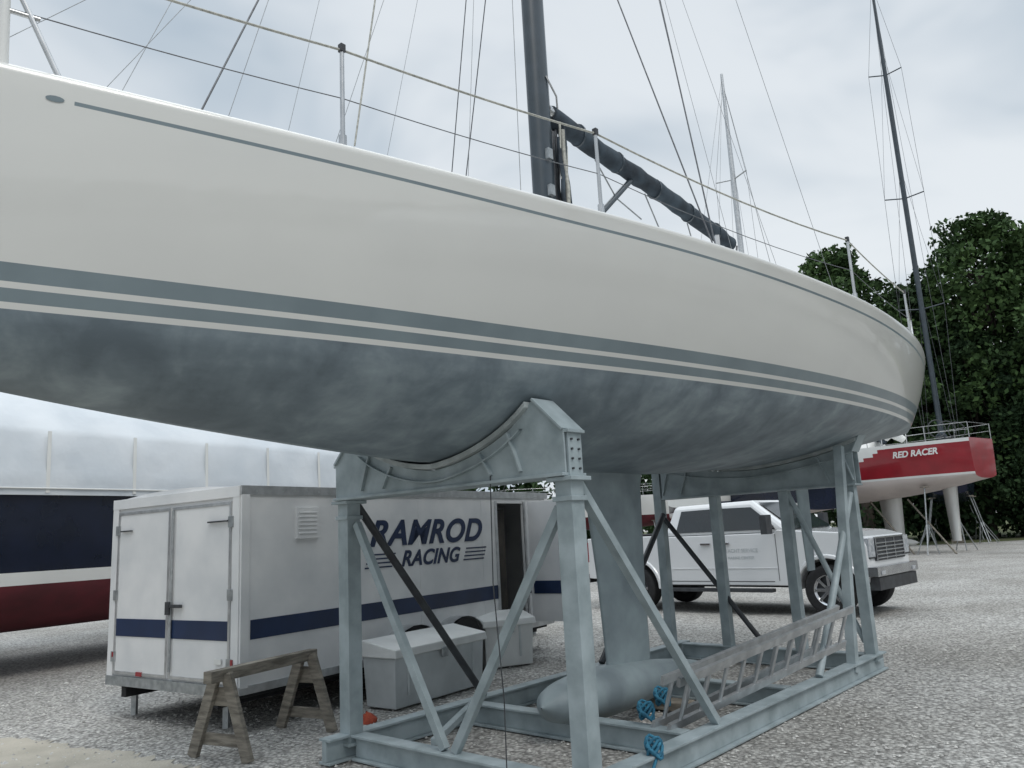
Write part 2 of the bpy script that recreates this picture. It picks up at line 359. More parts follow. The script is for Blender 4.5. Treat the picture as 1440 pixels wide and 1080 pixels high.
for off,tilt in ((0,.35),(.14,.35)):
    lad=MB(); A=V((.98,5.9,.2)); B=V((3.05,7.85,.42)); X=(B-A).normalized(); side=V((X.y,-X.x,0)); up=(Z3*math.cos(tilt)+side*math.sin(tilt)).normalized()
    A=A-side*off; B=B-side*off
    for r in ((A,B),(A+up*.34,B+up*.34)): lad.beam(r[0],r[1],.028,.065,'alu',up=up)
    n=11
    for i in range(n):
        t=(i+.5)/n; lad.tube(A.lerp(B,t),(A+up*.34).lerp(B+up*.34,t),.016,'alu',n=8)
    lad.obj('aluminium_ladder')
for c,sz in (((1.02,6.3,.30),.05),((.86,6.1,.25),.05),((.78,5.3,.2),.045)):
    r=MB()
    for k in range(5):
        r.path([V(c)+V((sz*math.cos(a)*(1+.15*math.sin(k*2)),.7*sz*math.sin(a)+.01*k,.03*math.sin(a*2+k)+.016*k)) for a in np.linspace(0,2*math.pi,14)],.011,'blue',6)
    r.obj('rope_coil')
rr=MB(); rr.path([V((.8,5.3,.2)),V((.7,5.2,.03)),V((.9,4.9,.02)),V((1.3,5.0,.02))],.012,'blue',6); rr.obj('loose_rope')

# ------------------------------------------------------------ cargo trailer
tr=empty('enclosed_cargo_trailer'); e=V((.5556,.831,0)).normalized(); f=V((-e.y,e.x,0)); C=V((-2.53,7.2,0))
def Tq(l,w,z): return C+e*l+f*w+Z3*z
TF=(e,f,Z3); zb,zt,TL,TW=.34,2.15,5.25,2.07
tm=MB()
def wall(l0,l1,z0,z1,w=0,k='trwhite'): tm.box(Tq((l0+l1)/2,w,(z0+z1)/2),(l1-l0,.04,z1-z0),k,TF)
d0,d1,dz0,dz1=3.98,4.62,.42,2.02
wall(.03,d0,zb,zt); wall(d1,TL,zb,zt); wall(d0,d1,dz1,zt); wall(d0,d1,zb,dz0)
wall(.03,TL,zb,zt,TW)
tm.box(Tq(.02,TW/2,(zb+zt)/2),(.04,TW-.06,zt-zb),'trwhite',TF); tm.box(Tq(TL,TW/2,(zb+zt)/2),(.04,TW,zt-zb),'trwhite',TF)
tm.box(Tq(TL/2,TW/2,zb-.01),(TL-.1,TW-.1,.06),'black',TF)
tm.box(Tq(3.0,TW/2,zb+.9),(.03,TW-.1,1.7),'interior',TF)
rings=[]
for l in (0,TL): rings.append([Tq(l,w,zt+.06*(1-((w-TW/2)/(TW/2))**2)+.005) for w in np.linspace(-.0,TW,9)])
tm.loft(rings,'trwhite')
for l in (0.0,TL):
    pl=[Tq(l,w,zt+.06*(1-((w-TW/2)/(TW/2))**2)+.005) for w in np.linspace(-.0,TW,9)]+[Tq(l,TW,zt-.02),Tq(l,0,zt-.02)]
    tm.add(pl,[tuple(range(len(pl)))],'trwhite')
body=tm.obj('body',tr,bevel=.006)
td=MB()
for w in (-.025,TW+.025):
    td.box(Tq(TL/2,w,zt-.02),(TL+.04,.02,.085),'alu',TF); td.box(Tq(TL/2,w,zb+.04),(TL+.04,.02,.07),'alu',TF)
    for l in (.03,TL-.03): td.box(Tq(l,w,(zt+zb)/2),(.09,.022,zt-zb-.12),'trwhite',TF)
td.box(Tq(-.015,TW/2,zt-.03),(.03,TW+.03,.1),'trwhite',TF); td.box(Tq(-.02,TW/2,zb+.03),(.035,TW+.03,.09),'galv',TF)
td.box(Tq(-.012,.035,1.23),(.03,.1,1.7),'trwhite',TF); td.box(Tq(-.012,TW-.035,1.23),(.03,.1,1.7),'trwhite',TF)
for w0,w1 in ((.1,1.02),(1.05,1.97)):
    td.box(Tq(-.012,(w0+w1)/2,1.235),(.022,w1-w0,1.6),'trwhite',TF)
    for w in (w0+.015,w1-.015): td.box(Tq(-.026,w,1.235),(.008,.028,1.6),'alu',TF)
    for z in (.45,2.02): td.box(Tq(-.0265,(w0+w1)/2,z),(.009,w1-w0-.06,.03),'alu',TF)
for z in (.6,1.2,1.85): td.box(Tq(-.032,.1,z),(.012,.07,.10),'galv',TF); td.box(Tq(-.032,1.97,z),(.012,.07,.1),'galv',TF)
td.box(Tq(-.04,.28,1.86),(.02,.3,.014),'steeldark',TF); td.box(Tq(-.04,1.8,1.84),(.02,.2,.014),'steeldark',TF)
td.tube(Tq(-.045,.98,.5),Tq(-.045,.98,2.0),.012,'galv'); td.box(Tq(-.055,.90,1.1),(.03,.2,.03),'steeldark',TF); td.box(Tq(-.055,1.0,1.08),(.04,.06,.12),'steeldark',TF)
for w in (.3,1.5): td.box(Tq(-.03,w,.45),(.012,.10,.04),'red',TF)
td.box(Tq(-.035,.25,.62),(.01,.1,.05),'boatwhite',TF)
for w in (.06,1.97): td.box(Tq(-.034,w,.62),(.01,.03,.05),'red',TF)
td.box(Tq(-.0275,.56,.885),(.006,.86,.17),'navy',TF); td.box(Tq(-.0275,1.51,.885),(.006,.86,.17),'navy',TF)
td.box(Tq(1.99+.03,-.0235,.885),(3.84,.006,.17),'navy',TF); td.box(Tq(4.95,-.0235,.885),(.5,.006,.17),'navy',TF)
td.box(Tq(.75,-.03,1.82),(.28,.03,.3),'trwhite',TF)
for i in range(6): td.box(Tq(.75,-.047,1.72+.04*i),(.22,.01,.012),'trwhite',TF)
for l in (1.22,2.44,3.66): td.box(Tq(l,-.0215,1.24),(.03,.004,1.65),'trwhite',TF)
for l in np.arange(.15,5.2,.15):
    if d0<l<d1: continue
    td.box(Tq(l,-.036,zt-.03),(.012,.004,.012),'plastg',TF)
td.box(Tq(d0-.02,-.03,1.22),(.04,.02,1.66),'alu',TF); td.box(Tq(d1+.02,-.03,1.22),(.04,.02,1.66),'alu',TF)
td.box(Tq(d1+.06,-.42,1.24),(.035,.7,1.6),'trwhite',TF)
td.box(Tq(d1+.035,-.42,.885),(.01,.6,.17),'navy',TF)
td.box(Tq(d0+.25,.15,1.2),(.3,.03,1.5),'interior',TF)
for l in (2.15,3.0):
    rings=[]
    for a in np.linspace(0,math.pi,12):
        rings.append([Tq(l+.43*math.cos(a),w,.33+.36*math.sin(a)) for w in (-.02,-.2)])
    td.loft(rings,'alu')
    for w in (-.1,TW+.1):
        for r,h,k in ((.34,.2,'black'),(.2,.21,'boatwhite'),(.07,.24,'galv')):
            td.tube(Tq(l,w-h/2,.34),Tq(l,w+h/2,.34),r,k,n=28)
td.beam(Tq(-.02,.3,.27),Tq(TL,.3,.27),.08,.1,'black'); td.beam(Tq(-.02,TW-.3,.27),Tq(TL,TW-.3,.27),.08,.1,'black')
td.beam(Tq(TL,.3,.3),Tq(TL+1.3,TW/2,.3),.08,.1,'black'); td.beam(Tq(TL,TW-.3,.3),Tq(TL+1.3,TW/2,.3),.08,.1,'black')
td.tube(Tq(TL+1.1,TW/2,.02),Tq(TL+1.1,TW/2,.7),.04,'galv')
for w in (.3,TW-.3): td.beam(Tq(.1,w,.25),Tq(.1,w,.03),.05,.05,'galv')
td.obj('trim_doors_wheels',tr,bevel=.002)
def text(body,loc,xd,nd,size,k,parent,shear=0,off=0,name='lettering',al='LEFT',sx=1,sp=1):
    cu=bpy.data.curves.new(name,'FONT'); cu.body=body; cu.size=size; cu.shear=shear; cu.offset=off; cu.extrude=.0015; cu.align_x=al; cu.space_character=sp
    cu.materials.append(M[k]); o=bpy.data.objects.new(name,cu); sc.collection.objects.link(o)
    xd=V(xd).normalized(); nd=V(nd).normalized(); yd=nd.cross(xd)
    o.matrix_world=Matrix.Translation(V(loc))@Matrix((( xd.x*sx,yd.x,nd.x,0),(xd.y*sx,yd.y,nd.y,0),(xd.z*sx,yd.z,nd.z,0),(0,0,0,1)))
    o.parent=parent; return o
text('RAMROD',Tq(1.60,-.0255,1.56),e,-f,.38,'navy',tr,shear=.34,off=.012,sx=1.2,sp=1.06)
text('RACING',Tq(2.1,-.0255,1.32),e,-f,.24,'navy',tr,shear=.34,off=.007,sx=1.13,sp=1.03)
tl=MB()
for i in range(4):
    tl.box(Tq(1.75+.02*i,-.024,1.33+.045*i),(.42,.004,.016),'navy',TF); tl.box(Tq(3.45+.02*i,-.024,1.33+.045*i),(.42,.004,.016),'navy',TF)
tl.obj('speed_lines',tr)

# ------------------------------------------------------------ dock boxes
def dockbox(p,q,depth,h,name='dock_box'):
    p,q=V((*p,0)),V((*q,0)); X=(q-p).normalized(); Y=V((-X.y,X.x,0)); ln=(q-p).length; m=MB()
    def B(x,y,z): return p+X*x+Y*y+Z3*z
    i=.03
    m.hexa([B(i,i,0.02),B(ln-i,i,0.02),B(ln-i,depth-i,0.02),B(i,depth-i,0.02),B(0.01,0.01,h-.13),B(ln-.01,0.01,h-.13),B(ln-.01,depth,h-.13),B(.01,depth,h-.13)],'plastg' if ln>1 else 'plast')
    m.hexa([B(-.02,-.03,h-.13),B(ln+.02,-.03,h-.13),B(ln+.02,depth,h-.13),B(-.02,depth,h-.13),B(-.01,-.02,h-.05),B(ln+.01,-.02,h-.05),B(ln+.01,depth,h+.03),B(-.01,depth,h+.03)],'plast')
    m.box(B(ln/2,-.03,h-.16),(.1,.02,.1),'galv',(X,Y,Z3))
    for x in (.2,ln-.2): m.box(B(x,0.012,h*.5),(.03,.02,h*.6),'plastg',(X,Y,Z3))
    m.obj(name,None,bevel=.015)
dockbox((-1.26,7.85),(-.45,9.0),.45,.62); 
dockbox((-.50,9.9),(.12,10.2),.4,.63,'dock_box')
rg=MB(); rnd=random.Random(8)
rings=[]
for r_,z_ in ((.13,.005),(.11,.04),(.07,.07),(.03,.085)):
    rings.append([V((-1.50+r_*math.cos(a)*rnd.uniform(.7,1.2),7.5+.7*r_*math.sin(a)*rnd.uniform(.7,1.2),z_*rnd.uniform(.7,1.3))) for a in np.linspace(0,2*math.pi,13)[:-1]])
rg.loft(rings,'orange',closed=True); rg.obj('orange_rag')
sw=MB(); A1=V((-2.42,6.5,0)); A2=V((-1.98,7.36,0)); X=(A2-A1).normalized(); Y=V((-X.y,X.x,0))
sw.beam(A1-X*.14+Z3*.63,A2+X*.1+Z3*.63,.09,.09,'wood')
for A in (A1,A2):
    for sg in (1,-1): sw.beam(A+Y*sg*.30,A+Y*sg*.06+Z3*.64,.10,.04,'wood',up=X)
    sw.beam(A+Y*.235+X*.03+Z3*.14,A-Y*.235+X*.03+Z3*.14,.03,.09,'wood'); sw.beam(A+Y*.12+X*.035+Z3*.46,A-Y*.12+X*.035+Z3*.46,.025,.14,'wood')
sw.obj('wooden_sawhorse',None,bevel=.005)

# ------------------------------------------------------------ generic yacht ashore
def yacht_ashore(name,stern,hd,Ln,B,zk,zw,zs,colr,mastt=None,mh=20,rk='wire',keel=.55,rud=.12,mk='carbon',wrapped=False,swoosh=False,stands=True,bowrise=.25,sprd=(.35,.62,.85),keelk='boatwhite',tab=None):
    E=empty(name); stern=V((*stern,0)); X=V((*hd,0)).normalized(); Y=V((-X.y,X.x,0))
    P=lambda x,y,z:stern+X*x+Y*y+Z3*z
    tab=tab or [(0,.70,.75),(.15,.86,.5),(.35,1,.15),(.5,.98,0),(.7,.76,.12),(.85,.46,.4),(.95,.17,.7),(1,.02,.9)]
    fb=herm(tab,1); fd=herm(tab,2); m=MB(); n=60 if swoosh else 30; ts=np.linspace(0,1,n+1)
    rr=[]; ups=(.06,.12,.2,.3,.4,.5,.6,.7,.8,.9,1) if swoosh else (.12,.2,.45,.7,.9,1)
    for t in ts:
        b=fb(t)*B; z0=zk+(zw-zk)*fd(t)*.95; sh=zs+bowrise*max(0,t-.3)**1.5
        row=[]
        for q in np.linspace(0,1,9):
            a=q*math.pi/2; row.append((.90*b*math.sin(a)**.9,z0+(zw-z0)*(1-math.cos(a))))
        for q in ups: row.append((b*(.90+.10*math.sin(q*1.57)),zw+(sh-zw)*q))
        rr.append(row)
    for sg in (1,-1):
        off=len(m.v); nn=len(rr[0])
        for t,row in zip(ts,rr):
            m.v+=[tuple(P(t*Ln,sg*a,z)) for a,z in row]
        for i in range(n):
            for j in range(nn-1):
                t=(ts[i]+ts[i+1])/2
                if j<8: k=colr[0]
                elif j<9: k=colr[1]
                else: k=colr[2]
                if swoosh and j>=9:
                    q=(j-9)/9; lim=.26+.50*(1-q)**2.0
                    k='red' if (t<lim and j<nn-2) else 'boatwhite'
                m.f.append((off+i*nn+j,off+i*nn+j+1,off+(i+1)*nn+j+1,off+(i+1)*nn+j)); m.m.append(m.mi(k)); m.sm.append(True)
    ring=[P(0,a,z) for a,z in rr[0]]+[P(0,-a,z) for a,z in rr[0][::-1][:-1]]
    m.add(ring,[tuple(range(len(ring)))],'red' if swoosh else colr[2])
    m.loft([[P(t*Ln,row[-1][0]*c,row[-1][1]+.04*(1-c*c)) for c in np.linspace(-1,1,7)] for t,row in zip(ts,rr)],'boatwhite')
    m.obj('hull',E)
    g=MB()
    kx=keel*Ln
    if not wrapped:
        def fo(x0,x1,z,w): return [P(x0,0,z),P(x0+(x1-x0)*.3,w,z),P(x1,0,z),P(x0+(x1-x0)*.3,-w,z)]
        g.loft([fo(kx-.45,kx+.55,zk+.2,.09),fo(kx-.35,kx+.4,.45,.08)],keelk,closed=True)
        g.path([P(kx+.8-1.7*q,0,.42) for q in np.linspace(0,1,12)],[max(.02,.22*math.sin(math.pi*q**.8)**.6) if 0<q<1 else .01 for q in np.linspace(0,1,12)],keelk,12)
        g.loft([fo(rud*Ln-.3,rud*Ln+.3,zk+.5,.06),fo(rud*Ln-.15,rud*Ln+.2,zk-1.7,.04)],keelk,closed=True)
        g.loft([[P(Ln*t,w*c,zs+h*(1-abs(c)**4)+.03) for c in np.linspace(-1,1,9)] for t,h,w in ((.33,0,.9),(.335,.4,.9),(.5,.42,.85),(.65,.25,.6),(.7,0,.4))],'boatwhite')
    if stands:
        for t in (.15,.4,.7):
            for sg in (1,-1):
                b=fb(t)*B*.8; top=P(t*Ln,sg*b,zk+(zw-zk)*.55); ft=P(t*Ln,sg*(b+.5),0)
                g.tube(top,ft.lerp(top,.3),.03,'galv',n=6)
                for a in (0,2.1,4.2): g.tube(ft.lerp(top,.45),ft+V((.45*math.cos(a),.45*math.sin(a),0)),.022,'galv',n=6)
                g.box(top,(.25,.25,.04),'wood')
        for t in (.3,.6): g.box(P(t*Ln,0,.2 if wrapped else .1),(.4,.6,.36 if wrapped else .2),'wood',(X,Y,Z3))
    if mastt is not None:
        mx=mastt*Ln; g.path([P(mx,0,zs),P(mx,0,mh*.75),P(mx,0,mh)],[.15,.13,.07],mk,10)
        for q in sprd:
            z=zs+(mh-zs)*q; w=1.25*(1-.4*q)
            for sg in (1,-1): g.tube(P(mx,0,z),P(mx-.2,sg*w,z+.1),.035,mk,n=6)
        for sg in (1,-1):
            pr=P(mx-.2,sg*B*.6,zs)
            for q in sprd:
                z=zs+(mh-zs)*q; w=1.25*(1-.4*q); nx=P(mx-.2,sg*w,z+.1); g.tube(pr,nx,.010,rk,n=5); g.tube(pr,P(mx,0,z+2),.008,rk,n=5); pr=nx
            g.tube(pr,P(mx,0,mh-.5),.010,rk,n=5); g.tube(P(.2,sg*B*.6,zs),P(mx,0,mh-.2),.009,rk,n=5)
        g.tube(P(Ln*.98,0,zs+.2),P(mx,0,mh-.6),.014,rk,n=5)
        g.path([P(mx-.3,0,zs+1.6),P(mx-2,0,zs+1.6),P(mx-Ln*.33,0,zs+1.55)],[.1,.28,.14],'sailcov',10)
    for sg in (1,-1):
        if wrapped: break
        last=None
        for t in (.0,.12,.3,.45,.6,.75,.92):
            a=P(t*Ln,sg*(fb(t)*B-.08),zs+bowrise*max(0,t-.3)**1.5); g.tube(a,a+Z3*.62,.016,'stainless',n=6)
            if last:
                g.tube(last+Z3*.6,a+Z3*.6,.008,'stainless',n=5); g.tube(last+Z3*.32,a+Z3*.32,.007,'stainless',n=5)
            last=a
        g.tube(P(0,-.9,zs+.6),P(0,.9,zs+.6),.018,'stainless',n=6)
    if g.v: g.obj('keel_rig_stands',E)
    return E,P,rr
hd=V((-.62,.785,0)).normalized()
E,P,_=yacht_ashore('red_racing_yacht',(18.35,30.9),(hd.x,hd.y),12.5,1.75,2.15,3.0,4.4,('antig','boatwhite','red'),keel=.31,rud=.115,swoosh=True,bowrise=.5,
    tab=[(0,.62,.85),(.10,.80,.55),(.30,1,.15),(.5,.98,0),(.7,.76,.12),(.85,.46,.4),(.95,.17,.7),(1,.02,.9)])
Yl=V((-hd.y,hd.x,0))
text('RED RACER',P(2.7,1.79,3.85),-hd,Yl,.34,'boatwhite',E,shear=.2,off=.012)
rb2=MB()
for k in range(3):
    c=P(1.2,-.9+.9*k,4.45); rb2.path([c+V((.35*math.cos(a),.0,.45+.35*math.sin(a))) for a in np.linspace(0,2*math.pi,17)],.02,'steeldark',6)
rb2.path([P(3.4,1.1,4.4),P(3.4,1.1,5.2),P(3.4,0,5.45),P(3.4,-1.1,5.2),P(3.4,-1.1,4.4)],.03,'stainless',6)
for k in range(6): rb2.path([P(3.0+.7*k,.4*math.sin(k),4.7),P(3.3+.7*k,.4*math.cos(k*2),5.1),P(3.8+.7*k,.1,4.75)],[.15,.3,.12],'sailcov' if k%2 else 'boatwhite',8)
for q in np.linspace(0,1,6): rb2.tube(P(1+8*q,1.3,0),P(3+8*q,.4,2.2),.035,'wood',n=6)
rb2.obj('cockpit_gear_and_props',E)
yacht_ashore('dark_sailing_yacht',(20.9,38.4),(.486,.874),11,1.2,2.0,2.6,3.7,('navyhull','navyhull','navyhull'),mastt=.3,mh=33,sprd=(.3,.52,.78),keelk='steeldark')
yacht_ashore('white_sailing_yacht',(7.2,33),(.75,.66),12,1.9,1.9,2.5,3.5,('navy','boatwhite','boatwhite'),mastt=.5,mh=24.5,mk='alu',sprd=(.72,),rk='wirel')
yacht_ashore('blue_sailing_yacht',(11.5,30),(-.35,.94),11,1.8,1.5,2.1,3.1,('antig','boatwhite','navyhull'),mastt=.9,mh=15,mk='alu',rk='wirel')
yacht_ashore('white_sailing_yacht',(-1,42),(.96,.3),12,1.8,1.6,2.3,3.3,('maroon','boatwhite','boatwhite'),mastt=.55,mh=17,mk='alu')
# shrink wrapped boats
def wrapped(stern,hd,Ln,B,top0,cols):
    tb_=[(0,.80,.75),(.15,.92,.4),(.35,1,.05),(.55,1,0),(.75,.90,.1),(.88,.6,.4),(.96,.25,.7),(1,.03,.9)]
    E,P,_=yacht_ashore('shrink_wrapped_boat',stern,hd,Ln,B,.55,1.27,2.7,cols,wrapped=True,bowrise=.1,tab=tb_)
    wm=MB(); tabw=herm(tb_,1); rings=[]; N_=140; rw=random.Random(4)
    for i in range(N_+1):
        t=i/N_; b=tabw(t)*B+.06; row=[]; top=top0-1.3*max(0,t-.75)**1.2*2
        ph=(t*Ln/1.25)%1.0; sag=.10*math.sin(math.pi*ph)**.7
        for a,z in ((1.0,2.47),(1.006,2.60),(1.0,2.80),(.99,3.05),(.98,3.32),(.94,3.42),(.80,3.42+(top-3.42)*.30),(.6,3.42+(top-3.42)*.58),(.4,3.42+(top-3.42)*.80),(.2,3.42+(top-3.42)*.94),(.04,top)):
            s2=(1-sag*.22) if .965<a<1 else 1
            row.append((a*b*s2+rw.uniform(-.004,.004),z-(sag*.6 if a<.93 else 0)))
        rings.append([P(Ln*t,y,z) for y,z in row]+[P(Ln*t,-y,z) for y,z in row[::-1]])
    wm.loft(rings,'wrap',smooth=True); wm.add(rings[0],[tuple(range(len(rings[0])))],'wrap')
    for sg in (1,-1):
        for zz in (2.56,):
            wm.path([P(Ln*t,sg*(tabw(t)*B+.08),zz) for t in np.linspace(.01,.97,60)],.014,'boatwhite',5)
        for t in np.arange(.05,.9,.06): # heat-welded seams
            b=tabw(t)*B+.075; wm.beam(P(Ln*t,sg*b,2.5),P(Ln*t,sg*(b*.985),3.36),.05,.008,'boatwhite',up=Y_(hd))
    wm.obj('shrink_wrap_cover',E)
def Y_(hd): return V((-hd[1],hd[0],0)).normalized()
wrapped((-13.8,3.85),(.5556,.831),21,2.1,4.75,('maroon','boatwhite','navyhull'))
wrapped((19,-9),(.05,1),15,2.1,4.4,('navyhull','boatwhite','boatwhite'))  # unseen boat beside the camera, added to give the yacht's quarter something to reflect

# ------------------------------------------------------------ pickup truck
tk=empty('pickup_truck'); fx=V((.715,-.70,0)).normalized(); fy=V((-fx.y,fx.x,0))
R0=V((2.36,16.15,0))+fy*.82
K=lambda x,y,z:R0+fx*x+fy*y+Z3*z
KF=(fx,fy,Z3); WBs=3.86; HW=.92
def arch(cx,r,n=14): return [(cx+r*math.cos(a),.43+r*math.sin(a)) for a in np.linspace(math.pi*1.0,0,n)]
FE=WBs+.70
prof=[(-1.22,.62),(-.62,.58)]+arch(0,.52)+[(.62,.5),(WBs-.62,.5)]+arch(WBs,.52)+[(WBs+.56,.52),(FE-.04,.55),(FE,.75),(FE,1.12),(FE-.06,1.28),(FE-.35,1.36),(3.05,1.45),(3.0,1.40),(.72,1.40),(.66,1.40),(.65,1.43),(-1.22,1.43)]
tkb=MB(); tkb.prism(prof,lambda a,b,t:K(a,t,b),-HW,HW,'twhite')
ob=tkb.obj('body',tk,bevel=.05)
cab=MB()
cab.hexa([K(.70,-.90,1.40),K(3.35,-.90,1.40),K(3.35,.90,1.40),K(.70,.90,1.40),K(.90,-.75,1.97),K(2.55,-.75,1.99),K(2.55,.75,1.99),K(.90,.75,1.97)],'twhite'); cab.obj('cab',tk,bevel=.07)
g=MB()
def sidept(x,z,sg,off=.012):
    t=(z-1.40)/.59; return K(x,sg*(.90-.15*t+off),z)
for sg in (1,-1):
    for poly in ([(.98,1.46),(1.78,1.46),(1.78,1.88),(1.08,1.87)],[(1.88,1.46),(3.03,1.46),(2.95,1.56),(2.55,1.87),(1.88,1.88)]):
        g.add([sidept(x,z,sg) for x,z in poly],[tuple(range(len(poly)))],'glass')
g.add([K(3.325,-.77,1.46),K(3.325,.77,1.46),K(2.64,.66,1.95),K(2.64,-.66,1.95)],[(0,1,2,3)],'glass')
g.add([K(.70,-.7,1.5),K(.70,.7,1.5),K(.84,.62,1.9),K(.84,-.62,1.9)],[(0,1,2,3)],'glass')
for sg in (1,-1):
    y=sg*(HW+.003)
    for x in (.72,1.82,3.02): g.box(K(x,y,.98),(.010,.006,.8),'steeldark',KF)
    g.box(K(1.83,y,.57),(2.2,.006,.012),'steeldark',KF)
    g.box(K(1.85,y,.80),(2.3,.012,.02),'twhite',KF)
    for x in (1.63,2.02): g.box(K(x,sg*(HW+.02),1.24),(.2,.035,.035),'chrome',KF)
    g.box(K(1.8,sg*(HW+.02),.42),(2.2,.16,.06),'steeldark',KF)
    g.beam(K(2.98,sg*.9,1.5),K(2.98,sg*1.1,1.52),.05,.05,'steeldark'); g.box(K(3.0,sg*1.17,1.55),(.12,.2,.33),'steeldark',KF)
    for cx in (0,WBs):
        r=.525
        g.loft([[K(cx+rr_*math.cos(a),sg*yy,.43+rr_*math.sin(a)) for rr_,yy in ((r,HW-.015),(r,HW+.03),(r+.05,HW+.03),(r+.065,HW))] for a in np.linspace(0,math.pi,18)],'twhite')
        yy=sg*(HW-.13)
        rg_=[(.25,-.14),(.37,-.15),(.41,-.12),(.425,0),(.41,.12),(.37,.15),(.25,.14)]
        g.loft([[K(cx+q*math.cos(a),yy+w,.43+q*math.sin(a)) for q,w in rg_] for a in np.linspace(0,2*math.pi,33)],'black')
        g.tube(K(cx,yy-sg*.06,.43),K(cx,yy+sg*.07,.43),.26,'steeldark',n=28)
        g.loft([[K(cx+q*math.cos(a),yy+sg*w,.43+q*math.sin(a)) for q,w in ((.22,.09),(.26,.14),(.27,.13))] for a in np.linspace(0,2*math.pi,29)],'chrome')
        for k in range(8):
            a=k*math.pi/4; g.beam(K(cx+.05*math.cos(a),yy+sg*.10,.43+.05*math.sin(a)),K(cx+.24*math.cos(a),yy+sg*.11,.43+.24*math.sin(a)),.05,.03,'chrome',up=fy)
        g.tube(K(cx,yy,.43),K(cx,yy+sg*.14,.43),.07,'chrome',n=14)
    g.box(K(FE-.03,sg*.78,1.10),(.12,.24,.3),'lamp',KF); g.box(K(FE,sg*.75,.94),(.05,.26,.035),'steeldark',KF)
    g.box(K(-1.22,sg*.85,1.15),(.05,.14,.4),'red',KF)
g.box(K(FE+.005,0,1.06),(.05,1.28,.36),'steeldark',KF)
for z in (.92,.98,1.04,1.10,1.16): g.box(K(FE+.035,0,z),(.03,1.22,.02),'chrome',KF)
g.box(K(FE+.03,0,1.25),(.03,1.3,.025),'chrome',KF)
for y in (-.62,.62,-.2,.2): g.box(K(FE+.03,y,1.06),(.03,.025,.34),'chrome',KF)
g.box(K(FE+.05,0,.72),(.16,1.84,.15),'chrome',KF); g.box(K(FE+.03,0,.53),(.16,1.7,.2),'steeldark',KF)
for y in (-.7,.7): g.box(K(FE+.13,y,.70),(.02,.16,.06),'lamp',KF)
g.box(K(-1.3,0,.62),(.14,1.8,.18),'chrome',KF)
g.box(K(1.3,0,.7),(4.6,1.3,.5),'black',KF)
g.box(K(-.3,0,1.45),(1.7,1.7,.03),'black',KF)
g.obj('glass_wheels_trim',tk,bevel=.008)
text('YACHT SERVICE',K(2.02,-HW-.004,1.08),fx,-fy,.09,'plastg',tk,name='door_lettering'); text('MARINE CENTER',K(2.06,-HW-.004,.96),fx,-fy,.07,'plastg',tk,name='door_lettering_2')

